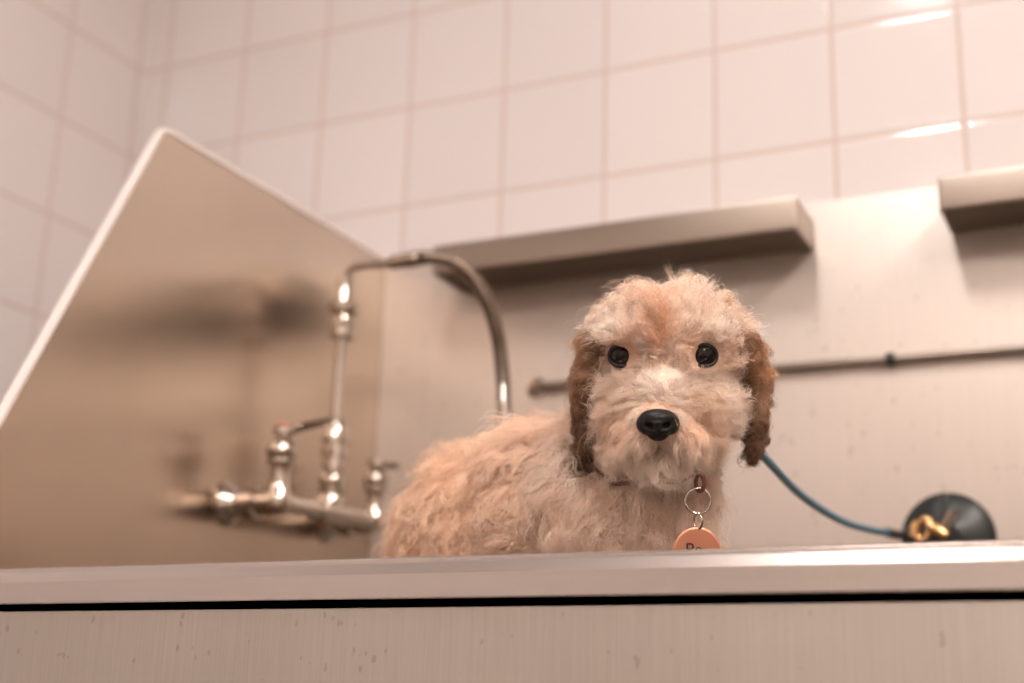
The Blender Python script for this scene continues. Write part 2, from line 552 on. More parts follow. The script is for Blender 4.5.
# ---------------------------------------------------------------- faucet
FX = PX + 0.45
fa = thing('wall_faucet', 'chrome two-handle faucet on side panel with tall riser and flexible metal hose', 'faucet', P(PX, -1.4, 1.55))
yv1, yv2, ym = -2.09, -0.76, -1.40
zf = 1.535
ZS = lambda y: 1.52 + (y + 2.1) * 0.035
bm = nb()
add_tube(bm, [P(FX, yv1 - .03, ZS(yv1)), P(FX, yv2 + .03, ZS(yv2))], .066 * T, 24)
add_lathe(bm, P(FX, ym, ZS(ym)), (0, 1, 0), [(-.16 * T, .07 * T), (-.15 * T, .09 * T), (.15 * T, .09 * T), (.16 * T, .07 * T)])
obj('bridge', bm, M['chrome'], fa)
for yv in (yv1, yv2):
    bm = nb()
    z = ZS(yv)
    add_lathe(bm, P(PX + .003, yv, z), (1, 0, 0), [(0, .16 * T), (.02 * T, .165 * T), (.05 * T, .14 * T), (.08 * T, .105 * T), (.10 * T, .09 * T),
                                         (.16 * T, .09 * T), (.17 * T, .12 * T), (.27 * T, .12 * T), (.28 * T, .095 * T), (.45 * T, .095 * T)], 8 * 4)
    obj('shank', bm, M['chrome'], fa)
    bm = nb()
    k = 1.0 if yv == yv1 else 0.9
    # upright body: round cup, waist, bulb, collar, spindle
    add_lathe(bm, P(FX, yv, z), (0, 0, 1), [(h * T * k, r * T * k * 1.3) for h, r in [
        (-.09, .03), (-.07, .06), (-.02, .075), (.04, .072), (.08, .06), (.16, .054), (.24, .056), (.27, .065), (.285, .085), (.305, .085),
        (.315, .07), (.34, .085), (.38, .09), (.42, .08), (.45, .055), (.47, .03), (.52, .03)]])
    obj('valve_body', bm, M['chrome'], fa)
    # lever handle
    bm = nb()
    zt = (z - .11) + .76 * k * T / T
    hb = P(FX, yv, z - .11 * T + .72 * k)
    hb = P(FX, yv, 0); hb.z = P(0, 0, z).z + .49 * k * T
    # hub
    add_lathe(bm, hb, (0, 0, 1), [(0, .04 * T), (.01 * T, .085 * T), (.05 * T, .085 * T), (.07 * T, .06 * T)])
    d = Vector((0.85, 0.5, 0.30)) if yv == yv1 else Vector((0.9, 0.42, -0.08))
    d.normalize()
    side = d.cross(Vector((0, 0, 1))).normalized()
    up = side.cross(d)
    L = .34 * T if yv == yv1 else .16 * T
    rings = []
    for s in np.linspace(0, 1, 9):
        ww = (.045 + .05 * math.sin(min(1, s * 1.15) * PI * .75)) * T * (1 if s < .98 else .6)
        hh = (.034 - .012 * s) * T
        c0 = hb + Vector((0, 0, .03 * T)) + d * (L * s + .03 * T)
        rings.append([bm.verts.new(c0 + side * ww * math.cos(a) + up * hh * math.sin(a)) for a in np.linspace(0, 2 * PI, 14, endpoint=False)])
    for i in range(len(rings) - 1):
        for q in range(14):
            bm.faces.new((rings[i][q], rings[i][(q + 1) % 14], rings[i + 1][(q + 1) % 14], rings[i + 1][q]))
    bm.faces.new(rings[0]); bm.faces.new(rings[-1])
    bmesh.ops.recalc_face_normals(bm, faces=bm.faces)
    h = obj('lever_handle', bm, M['chrome'], fa)
    if yv == yv1:
        bm = nb()
        add_lathe(bm, hb + Vector((0, 0, .065 * T)), (0, 0, 1), [(0, .055 * T), (.02 * T, .05 * T), (.03 * T, .02 * T)])
        c_ = obj('index_button', bm, M['red'], h)
        c_.matrix_parent_inverse = Matrix.Identity(4) if False else c_.matrix_parent_inverse
        c_['label'] = 'red hot-water button'
# riser: stacked collars then thin tube, upper coupling
zb = ZS(ym)
R0 = P(FX, ym, zb)
prof = [(0, .06), (.03, .06), (.05, .078), (.12, .078), (.15, .062), (.16, .09), (.175, .09), (.185, .07), (.20, .08), (.24, .088), (.28, .078), (.30, .05),
        (.33, .05), (.335, .078), (.40, .078), (.405, .06), (.43, .06), (.435, .088), (.50, .088), (.505, .065), (.54, .065), (.55, .09), (.575, .09),
        (.585, .075), (.69, .070), (.72, .055), (.73, .046)]
bm = nb()
add_lathe(bm, R0, (0, 0, 1), [(h * T, r * T * 1.22) for h, r in prof])
obj('riser_base', bm, M['chrome'], fa)


def Wy(px, py, y):
    """point of the plane y = const (tiles) seen at that spot"""
    d = CW + (px - 512) / F_PX * CR - (py - 341.5) / F_PX * CU
    k = (y - CAM[1]) / d[1]
    return P(*(CAM + k * d))


bm = nb()
add_tube(bm, [P(FX, ym, zb + .70), P(FX, ym, 3.0)], .046 * T)
obj('riser_tube', bm, M['chrome'], fa)
bm = nb()
add_lathe(bm, P(FX, ym, 2.93), (0, 0, 1), [(h * T, r * T * 1.12) for h, r in [(0, .05), (.01, .085), (.04, .09), (.10, .09), (.12, .065), (.18, .052), (.215, .052),
          (.22, .10), (.24, .108), (.28, .108), (.30, .09), (.31, .055), (.42, .052), (.43, .062), (.50, .062), (.52, .045)]])
obj('coupling', bm, M['chrome'], fa)
pts = bez([P(FX, ym, 3.42), Wy(346, 276, ym), Wy(353, 268.5, ym), Wy(364, 265, ym), Wy(392, 263.5, ym)], 8)
bm = nb()
add_tube(bm, pts, .036 * T)
obj('elbow', bm, M['chrome_dull'], fa)
f0, f1 = Wy(389, 263, ym), Wy(420, 258.5, ym)
fl = (f1 - f0).length
bm = nb()
add_lathe(bm, f0, f1 - f0, [(0, .04 * T), (.02 * T, .056 * T), (fl * .5, .058 * T), (fl * .55, .064 * T), (fl * .95, .064 * T), (fl, .05 * T)])
obj('ferrule', bm, M['chrome_dull'], fa)
hend = Wy(504, 402, ym)
hp = bez([f1 - (f1 - f0) * .1, Wy(430, 257.5, ym), Wy(452, 262, ym), Wy(473, 278, ym), Wy(488, 303, ym), Wy(496.5, 330, ym), Wy(501, 358, ym), hend,
          hend + Vector((.003, 0, -.10)), hend + Vector((.0, -.01, -.22)), hend + Vector((.01, -.03, -.33)), Vector((hend.x + .05, hend.y - .05, P(0, 0, TF + .12).z)),
          Vector((hend.x + .13, hend.y - .06, P(0, 0, TF + .07).z)), Vector((hend.x + .25, hend.y - .03, P(0, 0, TF + .07).z))], 56)
rr = [(.054 + .003 * math.sin(i * 2 * PI / 3.0)) * T for i in range(len(hp))]
bm = nb()
add_tube(bm, hp, rr, 18)
ho = obj('flexible_hose', bm, M['chrome_dull'], fa)

# ----------------------------------------------------- suction cup anchor
an = thing('suction_cup_anchor', 'round black suction cup anchor on the back panel with brass clip', 'suction cup', P(8.03, -0.06, 1.38))
bm = nb()
add_lathe(bm, P(8.03, -0.052, 1.385), (0, -1, 0), [(h * T, r * T) for h, r in [(0, .325), (.015, .33), (.03, .315), (.06, .27), (.09, .20), (.115, .13), (.13, .10), (.20, .095), (.215, .08), (.22, .02)]], 48)
obj('rubber_cup', bm, M['black_rubber'], an)
bm = nb()
add_box(bm, P(8.005, -.20, 1.39), P(8.055, -.13, 1.70), .003)
obj('release_tab', bm, M['black_rubber'], an)
bm = nb()
c0 = P(8.03, -.30, 1.40)
add_tube(bm, [P(8.03, -.24, 1.38), P(8.04, -.33, 1.42), P(8.12, -.36, 1.53)], .035 * T)
obj('eye_bolt', bm, M['chrome'], an)
bm = nb()
rp = [P(7.90 + .045 * math.cos(a) + .02 * math.sin(a), -.33, 1.42 + .075 * math.sin(a)) for a in np.linspace(0, 2 * PI, 20)]
add_tube(bm, rp, .022 * T, 12)
add_tube(bm, [P(7.93, -.34, 1.45), P(7.98, -.35, 1.42), P(8.06, -.33, 1.37)], [.03 * T, .042 * T, .034 * T], 14)
add_tube(bm, [P(7.82, -.33, 1.37), P(7.86, -.33, 1.47)], .035 * T, 14)
obj('clip', bm, M['brass'], an)['label'] = 'brass snap clip'

# ================================================================== DOG
D0 = 6.98                 # distance of the middle of the head, in tiles
SP = D0 / F_PX            # one "hair unit" (1/1380 of that distance), about 0.77 mm


def H(px, py, f=0.0):
    """head-space point -> world (metres): px right, py down, f towards the viewer, all in units of SP"""
    dep = D0 - f * SP
    v = CAM + dep * (CW + (px - 512) / F_PX * CR - (py - 341.5) / F_PX * CU)
    return P(*v)


U = SP * T                # metres per unit
RV, UV, FV = Vector(CR), Vector(CU), Vector(-CW)


def ell(bm, px, py, f, rx, ry, rf, rot=0.0, sub=3):
    c = H(px, py, f)
    k = (D0 - f * SP) / D0
    r = bmesh.ops.create_icosphere(bm, subdivisions=sub, radius=1)
    cr, sr = math.cos(rot), math.sin(rot)
    for v in r['verts']:
        x, y, z = v.co.x * rx, v.co.y * ry, v.co.z * rf
        x, y = x * cr - y * sr, x * sr + y * cr
        v.co = c + (RV * x + UV * y + FV * z) * U * k


def caps(bm, pts, n=8):
    """chain of spheres through (px,py,f,r)"""
    for a, b in zip(pts[:-1], pts[1:]):
        for t in np.linspace(0, 1, n):
            q = [a[i] + (b[i] - a[i]) * t for i in range(4)]
            ell(bm, q[0], q[1], q[2], q[3], q[3], q[3], sub=2)


bm = nb()
# skull, brow, cheeks, muzzle, jaw
ell(bm, 667, 351, -8, 73, 58, 68)
ell(bm, 664, 335, 14, 56, 42, 48)
ell(bm, 633, 405, 2, 36, 44, 50)
ell(bm, 698, 402, 2, 36, 42, 50)
ell(bm, 660, 400, 24, 48, 44, 42)
ell(bm, 660, 392, 44, 23, 26, 38)
ell(bm, 659, 420, 58, 25, 21, 36)
ell(bm, 644, 434, 50, 20, 19, 34)
ell(bm, 675, 433, 50, 20, 19, 34)
ell(bm, 660, 450, 30, 38, 22, 38)
ell(bm, 632, 440, 18, 24, 24, 36)
ell(bm, 692, 438, 18, 24, 24, 36)
# brow ridges
ell(bm, 624, 335, 38, 22, 12, 18)
ell(bm, 703, 335, 38, 22, 12, 18)
# neck and chest
caps(bm, [(660, 420, -45, 52), (650, 490, -52, 60), (640, 560, -48, 66)], 7)
ell(bm, 632, 530, -55, 72, 78, 66)
ell(bm, 668, 545, -40, 38, 60, 46)
# shoulders, back, rump
ell(bm, 588, 500, -105, 66, 80, 74)
ell(bm, 535, 520, -150, 70, 96, 84)
ell(bm, 480, 540, -195, 70, 92, 88)
ell(bm, 446, 575, -230, 50, 94, 88)
ell(bm, 478, 600, -240, 76, 90, 95)
# front legs to the tub bottom
for (a, b) in ((606, -72), (678, -34)):
    caps(bm, [(a, 560, b, 34), (a + 2, 640, b + 4, 25), (a + 3, 745, b + 8, 20), (a + 2, 775, b + 22, 22)], 7)
    ell(bm, a + 2, 778, b + 34, 23, 14, 30)
# hind legs folded
for (a, b) in ((445, -190), (520, -270)):
    caps(bm, [(a, 620, b, 60), (a + 60, 690, b + 50, 44), (a + 10, 735, b + 10, 24), (a + 40, 768, b + 60, 22)], 7)
    ell(bm, a + 55, 772, b + 80, 24, 14, 34)
# tail curled on the far side
caps(bm, [(400, 640, -270, 20), (372, 668, -300, 16), (360, 640, -330, 12)], 6)
# ears: broad flap from the side of the skull, narrowing to the tip
for pts in ([(606, 330, -14, 12), (593, 346, -14, 12), (586, 372, -10, 11), (584, 400, -8, 9.5), (584, 425, -6, 7), (585, 452, -4, 3.4)],
            [(734, 334, -14, 12), (749, 350, -14, 12), (757, 376, -10, 10), (757, 404, -8, 9), (757, 430, -6, 7), (752, 457, -4, 3.6)]):
    for a, b in zip(pts[:-1], pts[1:]):
        for tt in np.linspace(0, 1, 5):
            q = [a[i] + (b[i] - a[i]) * tt for i in range(4)]
            ell(bm, q[0], q[1], q[2], q[3] * .62, q[3], q[3] * 2.3, sub=2)
tmp_me = bpy.data.meshes.new('tmp')
bm.to_mesh(tmp_me); bm.free()
tmp = bpy.data.objects.new('tmp', tmp_me)
C.objects.link(tmp)
md = tmp.modifiers.new('r', 'REMESH'); md.mode = 'VOXEL'; md.voxel_size = 0.0024
md = tmp.modifiers.new('s', 'SMOOTH'); md.factor = 0.5; md.iterations = 9
dg = bpy.context.evaluated_depsgraph_get()
body_me = bpy.data.meshes.new_from_object(tmp.evaluated_get(dg))
bpy.data.objects.remove(tmp)

# carve eye sockets and mouth line by pushing vertices
EYES = [(622, 355), (703.5, 355)]
nv = len(body_me.vertices)
co = np.empty(nv * 3); body_me.vertices.foreach_get('co', co); co = co.reshape(-1, 3)


def to_units(co):
    """world metres -> head-space (px,py,f)"""
    v = (co - np.array([0, 0, Z0])) / T - CAM
    d = v @ CW
    return np.stack([512 + F_PX * (v @ CR) / d, 341.5 - F_PX * (v @ CU) / d, (D0 - d) / SP], 1)


u = to_units(co)
push = np.zeros(nv)
for ex, ey in EYES:
    r = np.hypot(u[:, 0] - ex, u[:, 1] - ey)
    push += np.where(u[:, 2] > 20, 9 * np.exp(-(r / 14) ** 2), 0)
# mouth crease and philtrum under the nose
mx = np.abs(u[:, 0] - 659)
my = u[:, 1] - (447 + 6 * (mx / 24) ** 1.5)
push += np.where((u[:, 2] > 30) & (mx < 34), 4 * np.exp(-(my / 4) ** 2), 0)
push += np.where((u[:, 2] > 30) & (u[:, 1] > 430) & (u[:, 1] < 448), 3 * np.exp(-(mx / 3) ** 2), 0)
co = co - push[:, None] * U * np.array(FV)[None, :]
body_me.vertices.foreach_set('co', co.ravel())
body_me.update()
body_me.polygons.foreach_set('use_smooth', [True] * len(body_me.polygons))

m, nt, b = new_mat('puppy_skin')
n1 = N(nt, 'ShaderNodeTexNoise'); n1.inputs['Scale'].default_value = 70
rp_ = N(nt, 'ShaderNodeValToRGB')
rp_.color_ramp.elements[0].color = (0.40, 0.22, 0.15, 1)
rp_.color_ramp.elements[1].color = (0.52, 0.31, 0.22, 1)
nt.links.new(n1.outputs['Fac'], rp_.inputs[0])
at = N(nt, 'ShaderNodeAttribute'); at.attribute_name = 'coat'
mxn = N(nt, 'ShaderNodeMix', data_type='RGBA')
nt.links.new(at.outputs['Color'], mxn.inputs[7])
nt.links.new(rp_.outputs[0], mxn.inputs[6])
mxn.inputs[0].default_value = 0.5
nt.links.new(mxn.outputs[2], b.inputs['Base Color'])
b.inputs['Roughness'].default_value = 0.8
b.inputs['Specular IOR Level'].default_value = 0.2
M['skin'] = m
body_me.materials.clear()
body_me.materials.append(m)
dog = bpy.data.objects.new('puppy', body_me)
C.objects.link(dog)
tag(dog, 'curly apricot puppy with brown ears looking out over the rim of the steel tub', 'dog')


def ear_mask(u):
    x, y = u[:, 0], u[:, 1]
    # ear centre lines
    lx = np.interp(y, [322, 346, 372, 400, 425, 450], [602, 590, 582, 580, 582, 586])
    rx = np.interp(y, [326, 350, 376, 404, 430, 456], [736, 749, 758, 759, 756, 752])
    wd = np.interp(y, [322, 350, 400, 450], [8, 13, 15, 12])
    L = (np.abs(x - lx) < wd) & (y > 325) & (y < 470) & (u[:, 2] > -60) & (u[:, 2] < 22)
    R = (np.abs(x - rx) < wd) & (y > 329) & (y < 475) & (u[:, 2] > -60) & (u[:, 2] < 22)
    return L, R


# coat colour by body region (markings, with a darker cream on the chest)
CREAM = np.array([0.97, 0.81, 0.70]); APR = np.array([0.95, 0.69, 0.51]); TAN = np.array([0.74, 0.43, 0.25])
BROWN = np.array([0.21, 0.10, 0.05]); PALE = np.array([0.98, 0.87, 0.78]); DARKM = np.array([0.16, 0.085, 0.05])


def g2(u, cx, cy, sx, sy):
    return np.exp(-((u[:, 0] - cx) / sx) ** 2 - ((u[:, 1] - cy) / sy) ** 2)


def coat_colour(u, nz):
    """u (n,3) head space, nz (n,) smooth noise 0..1"""
    n = len(u)
    col = np.tile(CREAM, (n, 1))
    def mixc(c, w):
        nonlocal col
        w = np.clip(w, 0, 1)[:, None]
        col = col * (1 - w) + c * w
    head = (u[:, 2] > -70) & (u[:, 1] < 480)
    body = 1 - head.astype(float)
    # body: apricot back, paler neck and chest
    bw = np.clip((650 - u[:, 0]) / 190, 0, 1) * body
    mixc(APR, bw * (0.7 + 0.6 * nz))
    mixc(CREAM * np.array([.90, .86, .82]), body * (1 - bw) * .85)
    # head patches
    front = np.clip((u[:, 2] - 0) / 30, 0, 1)
    mixc(TAN, g2(u, 661, 328, 12, 36) * front * .95 * (.6 + .6 * nz))
    mixc(APR, g2(u, 625, 300, 32, 18) * .45)
    mixc(APR, g2(u, 715, 310, 30, 30) * .35)
    for ex in (622, 703.5):
        mixc(TAN, g2(u, ex, 358, 20, 15) * front * .8)
        mixc(TAN, g2(u, ex + (11 if ex < 660 else -11), 346, 9, 15) * front * .75)
        mixc(PALE, g2(u, ex - (6 if ex < 660 else -6), 331, 26, 9) * front * .75)
        mixc(PALE, g2(u, ex + (-8 if ex < 660 else 8), 384, 24, 10) * front * .6)
    mixc(PALE, g2(u, 661, 385, 26, 24) * front * .95)
    mixc(APR, g2(u, 622, 415, 22, 30) * front * .55)
    mixc(APR * .97, g2(u, 698, 418, 22, 30) * front * .65)
    mixc(TAN, g2(u, 659, 407, 9, 5) * front * .6)
    mixc(TAN, g2(u, 690, 425, 18, 12) * front * .4 * nz)
    mixc(TAN, g2(u, 627, 425, 16, 14) * front * .35 * nz)
    mixc(PALE * .97, g2(u, 650, 462, 26, 12) * front * .5)
    mixc(PALE * .97, g2(u, 676, 462, 18, 12) * front * .4)
    mixc(DARKM, g2(u, 658, 448, 9, 6) * front * .6)
    mixc(TAN * .8, g2(u, 718, 452, 12, 16) * .6)
    mixc(TAN * .8, g2(u, 738, 372, 12, 30) * .35)
    L, R = ear_mask(u)
    ey = np.clip((u[:, 1] - 335) / 90, 0, 1)
    e = (L | R)
    inner = np.where(u[:, 0] < 660, u[:, 0] - 578, 758 - u[:, 0]) / 14          # darker hair towards the inner side
    ey = np.clip(ey * .75 + .40 * inner + .5 * (nz - .5), 0, 1)
    base = np.array([[.64, .36, .20]]) * (1 - ey[:, None]) + BROWN[None] * .8 * ey[:, None]
    k = (e * np.clip(.80 + .3 * nz, 0, 1))[:, None]
    col = col * (1 - k) + base * k
    return col


ca = body_me.attributes.new('coat', 'FLOAT_COLOR', 'POINT')
u = to_units(co)
cc = np.ones((nv, 4)); cc[:, :3] = coat_colour(u, np.full(nv, .5)) * .9
ca.data.foreach_set('color', cc.ravel())

# ---- eyes
M['eye'] = simple('eye', (0.010, 0.007, 0.005, 1), 0.06, 0, 0.6, 1.0)
M['eye_rim'] = simple('eye_rim', (0.014, 0.009, 0.007, 1), 0.5)
bvh = BVHTree.FromPolygons([Vector(c) for c in co], [tuple(p.vertices) for p in body_me.polygons])


def surf(px, py, f_from=160):
    a = H(px, py, f_from); bb = H(px, py, 0)
    d = (bb - a).normalized()
    hit = bvh.ray_cast(a, d, 1.0)
    return hit[0]


def iris_mat():
    m, nt, b = new_mat('eyeball')
    tc = N(nt, 'ShaderNodeTexCoord')
    sp = N(nt, 'ShaderNodeVectorMath', operation='LENGTH')
    sx = N(nt, 'ShaderNodeSeparateXYZ')
    nt.links.new(tc.outputs['Object'], sx.inputs[0])
    cb = N(nt, 'ShaderNodeCombineXYZ')
    nt.links.new(sx.outputs[0], cb.inputs[0]); nt.links.new(sx.outputs[1], cb.inputs[1])
    nt.links.new(cb.outputs[0], sp.inputs[0])
    rp = N(nt, 'ShaderNodeValToRGB')
    e = rp.color_ramp.elements
    e[0].position = 0.40; e[0].color = (0.004, 0.003, 0.003, 1)
    e[1].position = 0.52; e[1].color = (0.016, 0.009, 0.006, 1)
    q = e.new(0.80); q.color = (0.010, 0.006, 0.005, 1)
    q = e.new(0.86); q.color = (0.006, 0.004, 0.004, 1)
    dv = math_node(nt, 'DIVIDE', sp.outputs['Value'], 13.4 * U)
    nt.links.new(dv, rp.inputs[0])
    nt.links.new(rp.outputs[0], b.inputs['Base Color'])
    b.inputs['Roughness'].default_value = 0.04
    b.inputs['Specular IOR Level'].default_value = 0.35
    return m


M['iris'] = iris_mat()
camrot = Matrix(((RV[0], UV[0], FV[0]), (RV[1], UV[1], FV[1]), (RV[2], UV[2], FV[2]))).to_4x4()
for ex, ey in EYES:
    s = surf(ex, ey)
    c = s - FV * 5.0 * U
    me = bpy.data.meshes.new('eye')
    bm = nb(); bmesh.ops.create_uvsphere(bm, u_segments=40, v_segments=24, radius=13.4 * U)
    bm.to_mesh(me); bm.free()
    me.polygons.foreach_set('use_smooth', [True] * len(me.polygons))
    me.materials.append(M['iris'])
    o = bpy.data.objects.new('eye', me); C.objects.link(o)
    o.matrix_world = Matrix.Translation(c) @ camrot
    o.parent = dog
    # lid rim
    bm = nb()
    ring = []
    for a in np.linspace(0, 2 * PI, 41):
        x = 12.8 * math.cos(a); y = 10.6 * math.sin(a) - .08 * abs(x)
        rr_ = math.sqrt(max(0, 14.2 ** 2 - x * x - y * y))
        ring.append(c + (RV * x + UV * y + FV * rr_ * .97) * U)
    add_tube(bm, ring, [1.9 * U] * 41, 10, cap=False)
    o = obj('eyelid', bm, M['eye_rim'], dog)

# ---- nose
m, nt, b = new_mat('nose_leather')
b.inputs['Base Color'].default_value = (0.008, 0.007, 0.007, 1)
b.inputs['Roughness'].default_value = 0.36
b.inputs['Specular IOR Level'].default_value = 0.25
vo = N(nt, 'ShaderNodeTexVoronoi'); vo.inputs['Scale'].default_value = 900
tc = N(nt, 'ShaderNodeTexCoord'); nt.links.new(tc.outputs['Object'], vo.inputs['Vector'])
bp = N(nt, 'ShaderNodeBump'); bp.inputs['Strength'].default_value = .5; bp.inputs['Distance'].default_value = .0004
nt.links.new(vo.outputs['Distance'], bp.inputs['Height']); nt.links.new(bp.outputs[0], b.inputs['Normal'])
M['nose'] = m
NF = 92
bm = nb()
ell(bm, 658, 418, NF - 5, 19, 9.5, 15)
ell(bm, 658, 425, NF - 1, 16, 12, 12)
ell(bm, 646, 424, NF - 6, 10, 11, 12)
ell(bm, 670, 424, NF - 6, 10, 11, 12)
ell(bm, 658, 431, NF - 4, 12, 10.5, 11)
me = bpy.data.meshes.new('tmp'); bm.to_mesh(me); bm.free()
tmp = bpy.data.objects.new('tmp', me); C.objects.link(tmp)
md = tmp.modifiers.new('r', 'REMESH'); md.mode = 'VOXEL'; md.voxel_size = 0.0007
md = tmp.modifiers.new('s', 'SMOOTH'); md.factor = .5; md.iterations = 7
dg = bpy.context.evaluated_depsgraph_get()
nose_me = bpy.data.meshes.new_from_object(tmp.evaluated_get(dg)); bpy.data.objects.remove(tmp)
nvv = len(nose_me.vertices); nc = np.empty(nvv * 3); nose_me.vertices.foreach_get('co', nc); nc = nc.reshape(-1, 3)
un = to_units(nc)
ps = np.zeros(nvv)
for sx in (-1, 1):
    dx = (un[:, 0] - (658 + sx * 8.5)) ; dy = un[:, 1] - (426 + sx * 0 - .25 * sx * dx)
    ps += np.where(un[:, 2] > NF - 12, 8 * np.exp(-(dx / 3.6) ** 2 - (dy / 2.6) ** 2), 0)
ps += np.where((un[:, 2] > NF - 12) & (un[:, 1] > 424), 2.0 * np.exp(-((un[:, 0] - 658) / 1.3) ** 2), 0)
nc = nc - ps[:, None] * U * np.array(FV)[None]
nose_me.vertices.foreach_set('co', nc.ravel()); nose_me.update()
nose_me.polygons.foreach_set('use_smooth', [True] * len(nose_me.polygons))
nose_me.materials.clear(); nose_me.materials.append(M['nose'])
nose = bpy.data.objects.new('nose', nose_me); C.objects.link(nose); nose.parent = dog

# ---- collar, ring and tag
cl_c = [(690, 489, 46), (675, 491, 40), (640, 487, 30), (606, 478, -8), (590, 462, -50), (600, 448, -90), (650, 440, -112), (705, 444, -95), (722, 458, -50), (716, 474, 0), (705, 483, 34)]
cpts = []
for q in cl_c:
    hq = H(*q)
    lo_, no_, _i, _d = bvh.find_nearest(hq)
    cpts.append(lo_ + no_ * (8.0 if q[2] > 25 else 3.0) * U)
cb_ = bez(cpts + [cpts[0]], 8)
bm = nb()
rings = []
nseg = len(cb_) - 1
ctr = sum(cb_, Vector()) / len(cb_)
for i in range(nseg):
    p = cb_[i]; t_ = (cb_[(i + 1) % nseg] - cb_[i - 1]).normalized()
    out = (p - ctr); out = (out - t_ * out.dot(t_)).normalized()
    upv = t_.cross(out).normalized()
    rings.append([bm.verts.new(p + upv * a * 5.0 * U + out * bq * 1.3 * U) for a, bq in ((-1, -1), (1, -1), (1, .6), (.8, 1), (-.8, 1), (-1, .6))])
for i in range(nseg):
    for k in range(6):
        bm.faces.new((rings[i][k], rings[i][(k + 1) % 6], rings[(i + 1) % nseg][(k + 1) % 6], rings[(i + 1) % nseg][k]))
bmesh.ops.recalc_face_normals(bm, faces=bm.faces)
collar = obj('collar', bm, M['leather'], dog)
collar['label'] = 'dark red-brown leather collar'
TFW = 52


def ring_mesh(cx, cy, f, r, tube, ax=1.0, tilt=0.0, n=40):
    bm = nb()
    pts = []
    for a in np.linspace(0, 2 * PI, n + 1):
        x = r * math.cos(a) * ax; y = r * math.sin(a)
        pts.append(H(cx, cy, f) + (RV * x + UV * y + FV * (x * tilt)) * U)
    add_tube(bm, pts, tube * U, 10, cap=False)
    return bm


o = obj('collar_loop', ring_mesh(700, 483, TFW - 1, 8, 2.0, .45, .8), M['leather'], collar)
o = obj('split_ring', ring_mesh(698, 501, TFW, 12.2, 1.25), M['chrome'], collar)
o = obj('link_ring', ring_mesh(698, 521.5, TFW, 7, 1.1, .5, 1.2), M['chrome'], collar)
# tag disc with engraved letters, one mesh with two materials
bm = nb()
tc_ = H(697, 551, TFW)
add_lathe(bm, tc_ - FV * 1.2 * U, FV, [(h * U, r * U) for h, r in [(0, 22), (.3, 22.8), (1.6, 22.8), (2.1, 22.2), (2.2, 20.6), (1.8, 20.2), (1.8, 1)]], 56)
cu = bpy.data.curves.new('t', 'FONT'); cu.body = 'Pe'; cu.size = 17 * U; cu.extrude = .35 * U; cu.offset = .0 * U
to = bpy.data.objects.new('t', cu); C.objects.link(to)
dg = bpy.context.evaluated_depsgraph_get()
tm = bpy.data.meshes.new_from_object(to.evaluated_get(dg)); bpy.data.objects.remove(to)
tm.transform(Matrix.Translation(H(685, 555, TFW) + FV * 1.0 * U) @ camrot)
nf0 = len(bm.faces)
bm.from_mesh(tm)
bm.faces.ensure_lookup_table()
for i in range(nf0, len(bm.faces)):
    bm.faces[i].material_index = 1
o = obj('name_tag', bm, [M['copper'], M['engraving']], collar, smooth=True)
o['label'] = 'round copper tag with engraved letters'

# --------------------------------------------------------------- the tether
t = thing('tether', 'blue coated cable tether running from the puppy to the black suction cup', 'tether', P(7.8, -.3, 1.40))


pts = bez([H(700, 452, -95), H(718, 440, -120), Wy(738, 432, -3.2), Wy(765, 458, -2.7), Wy(800, 494, -2.0), Wy(840, 520, -1.3), Wy(872, 530, -.75), Wy(892, 533, -.45)], 14)
bm = nb()
add_tube(bm, pts, .026 * T, 12)
obj('cable', bm, M['blue_vinyl'], t)
bm = nb()
sp_ = bez([Wy(886, 532, -.52), Wy(900, 535, -.40), P(7.80, -.33, 1.41)], 10)
add_tube(bm, sp_, [.034 * T] * len(sp_), 14)
obj('crimp_sleeve', bm, M['black_rubber'], t)['label'] = 'black end sleeve'

# =================================================================== FUR
tri = []
body_me.calc_loop_triangles()
nt_ = len(body_me.loop_triangles)
ti = np.empty(nt_ * 3, dtype=np.int32); body_me.loop_triangles.foreach_get('vertices', ti); ti = ti.reshape(-1, 3)
vn = np.empty(nv * 3); body_me.vertices.foreach_get('normal', vn); vn = vn.reshape(-1, 3)
A, B_, Cc = co[ti[:, 0]], co[ti[:, 1]], co[ti[:, 2]]
area = np.linalg.norm(np.cross(B_ - A, Cc - A), axis=1) / 2
cen = to_units((A + B_ + Cc) / 3)
nrm_t = np.cross(B_ - A, Cc - A)
nrm_t /= np.linalg.norm(nrm_t, axis=1)[:, None] + 1e-12


def region(u):
    head = (u[:, 2] > -88) & (u[:, 1] < 470) & (u[:, 0] > 572)
    L, R = ear_mask(u)
    return head, L | R


def density(u, nrm):
    head, ear = region(u)
    d = np.where(head, 1.0, 0.42)
    d = np.where(ear, 1.5, d)
    d = np.where(u[:, 1] > 600, 0.12, d)                    # legs and belly
    face = nrm @ np.array(FV)
    d = d * np.where(face < -0.35, 0.45, 1.0)
    return d


def sample(n, power):
    w = area * density(cen, nrm_t) ** power
    idx = rng.choice(nt_, n, p=w / w.sum())
    r1 = np.sqrt(rng.random(n)); r2 = rng.random(n)
    wa, wb, wc = (1 - r1)[:, None], (r1 * (1 - r2))[:, None], (r1 * r2)[:, None]
    pos = A[idx] * wa + B_[idx] * wb + Cc[idx] * wc
    nr = vn[ti[idx, 0]] * wa + vn[ti[idx, 1]] * wb + vn[ti[idx, 2]] * wc
    nr /= np.linalg.norm(nr, axis=1)[:, None]
    return pos, nr


RVn, UVn, FVn = np.array(RV), np.array(UV), np.array(FV)
UPW = np.array([0, 0, 1.0])


def norm(v):
    return v / (np.linalg.norm(v, axis=-1, keepdims=True) + 1e-9)


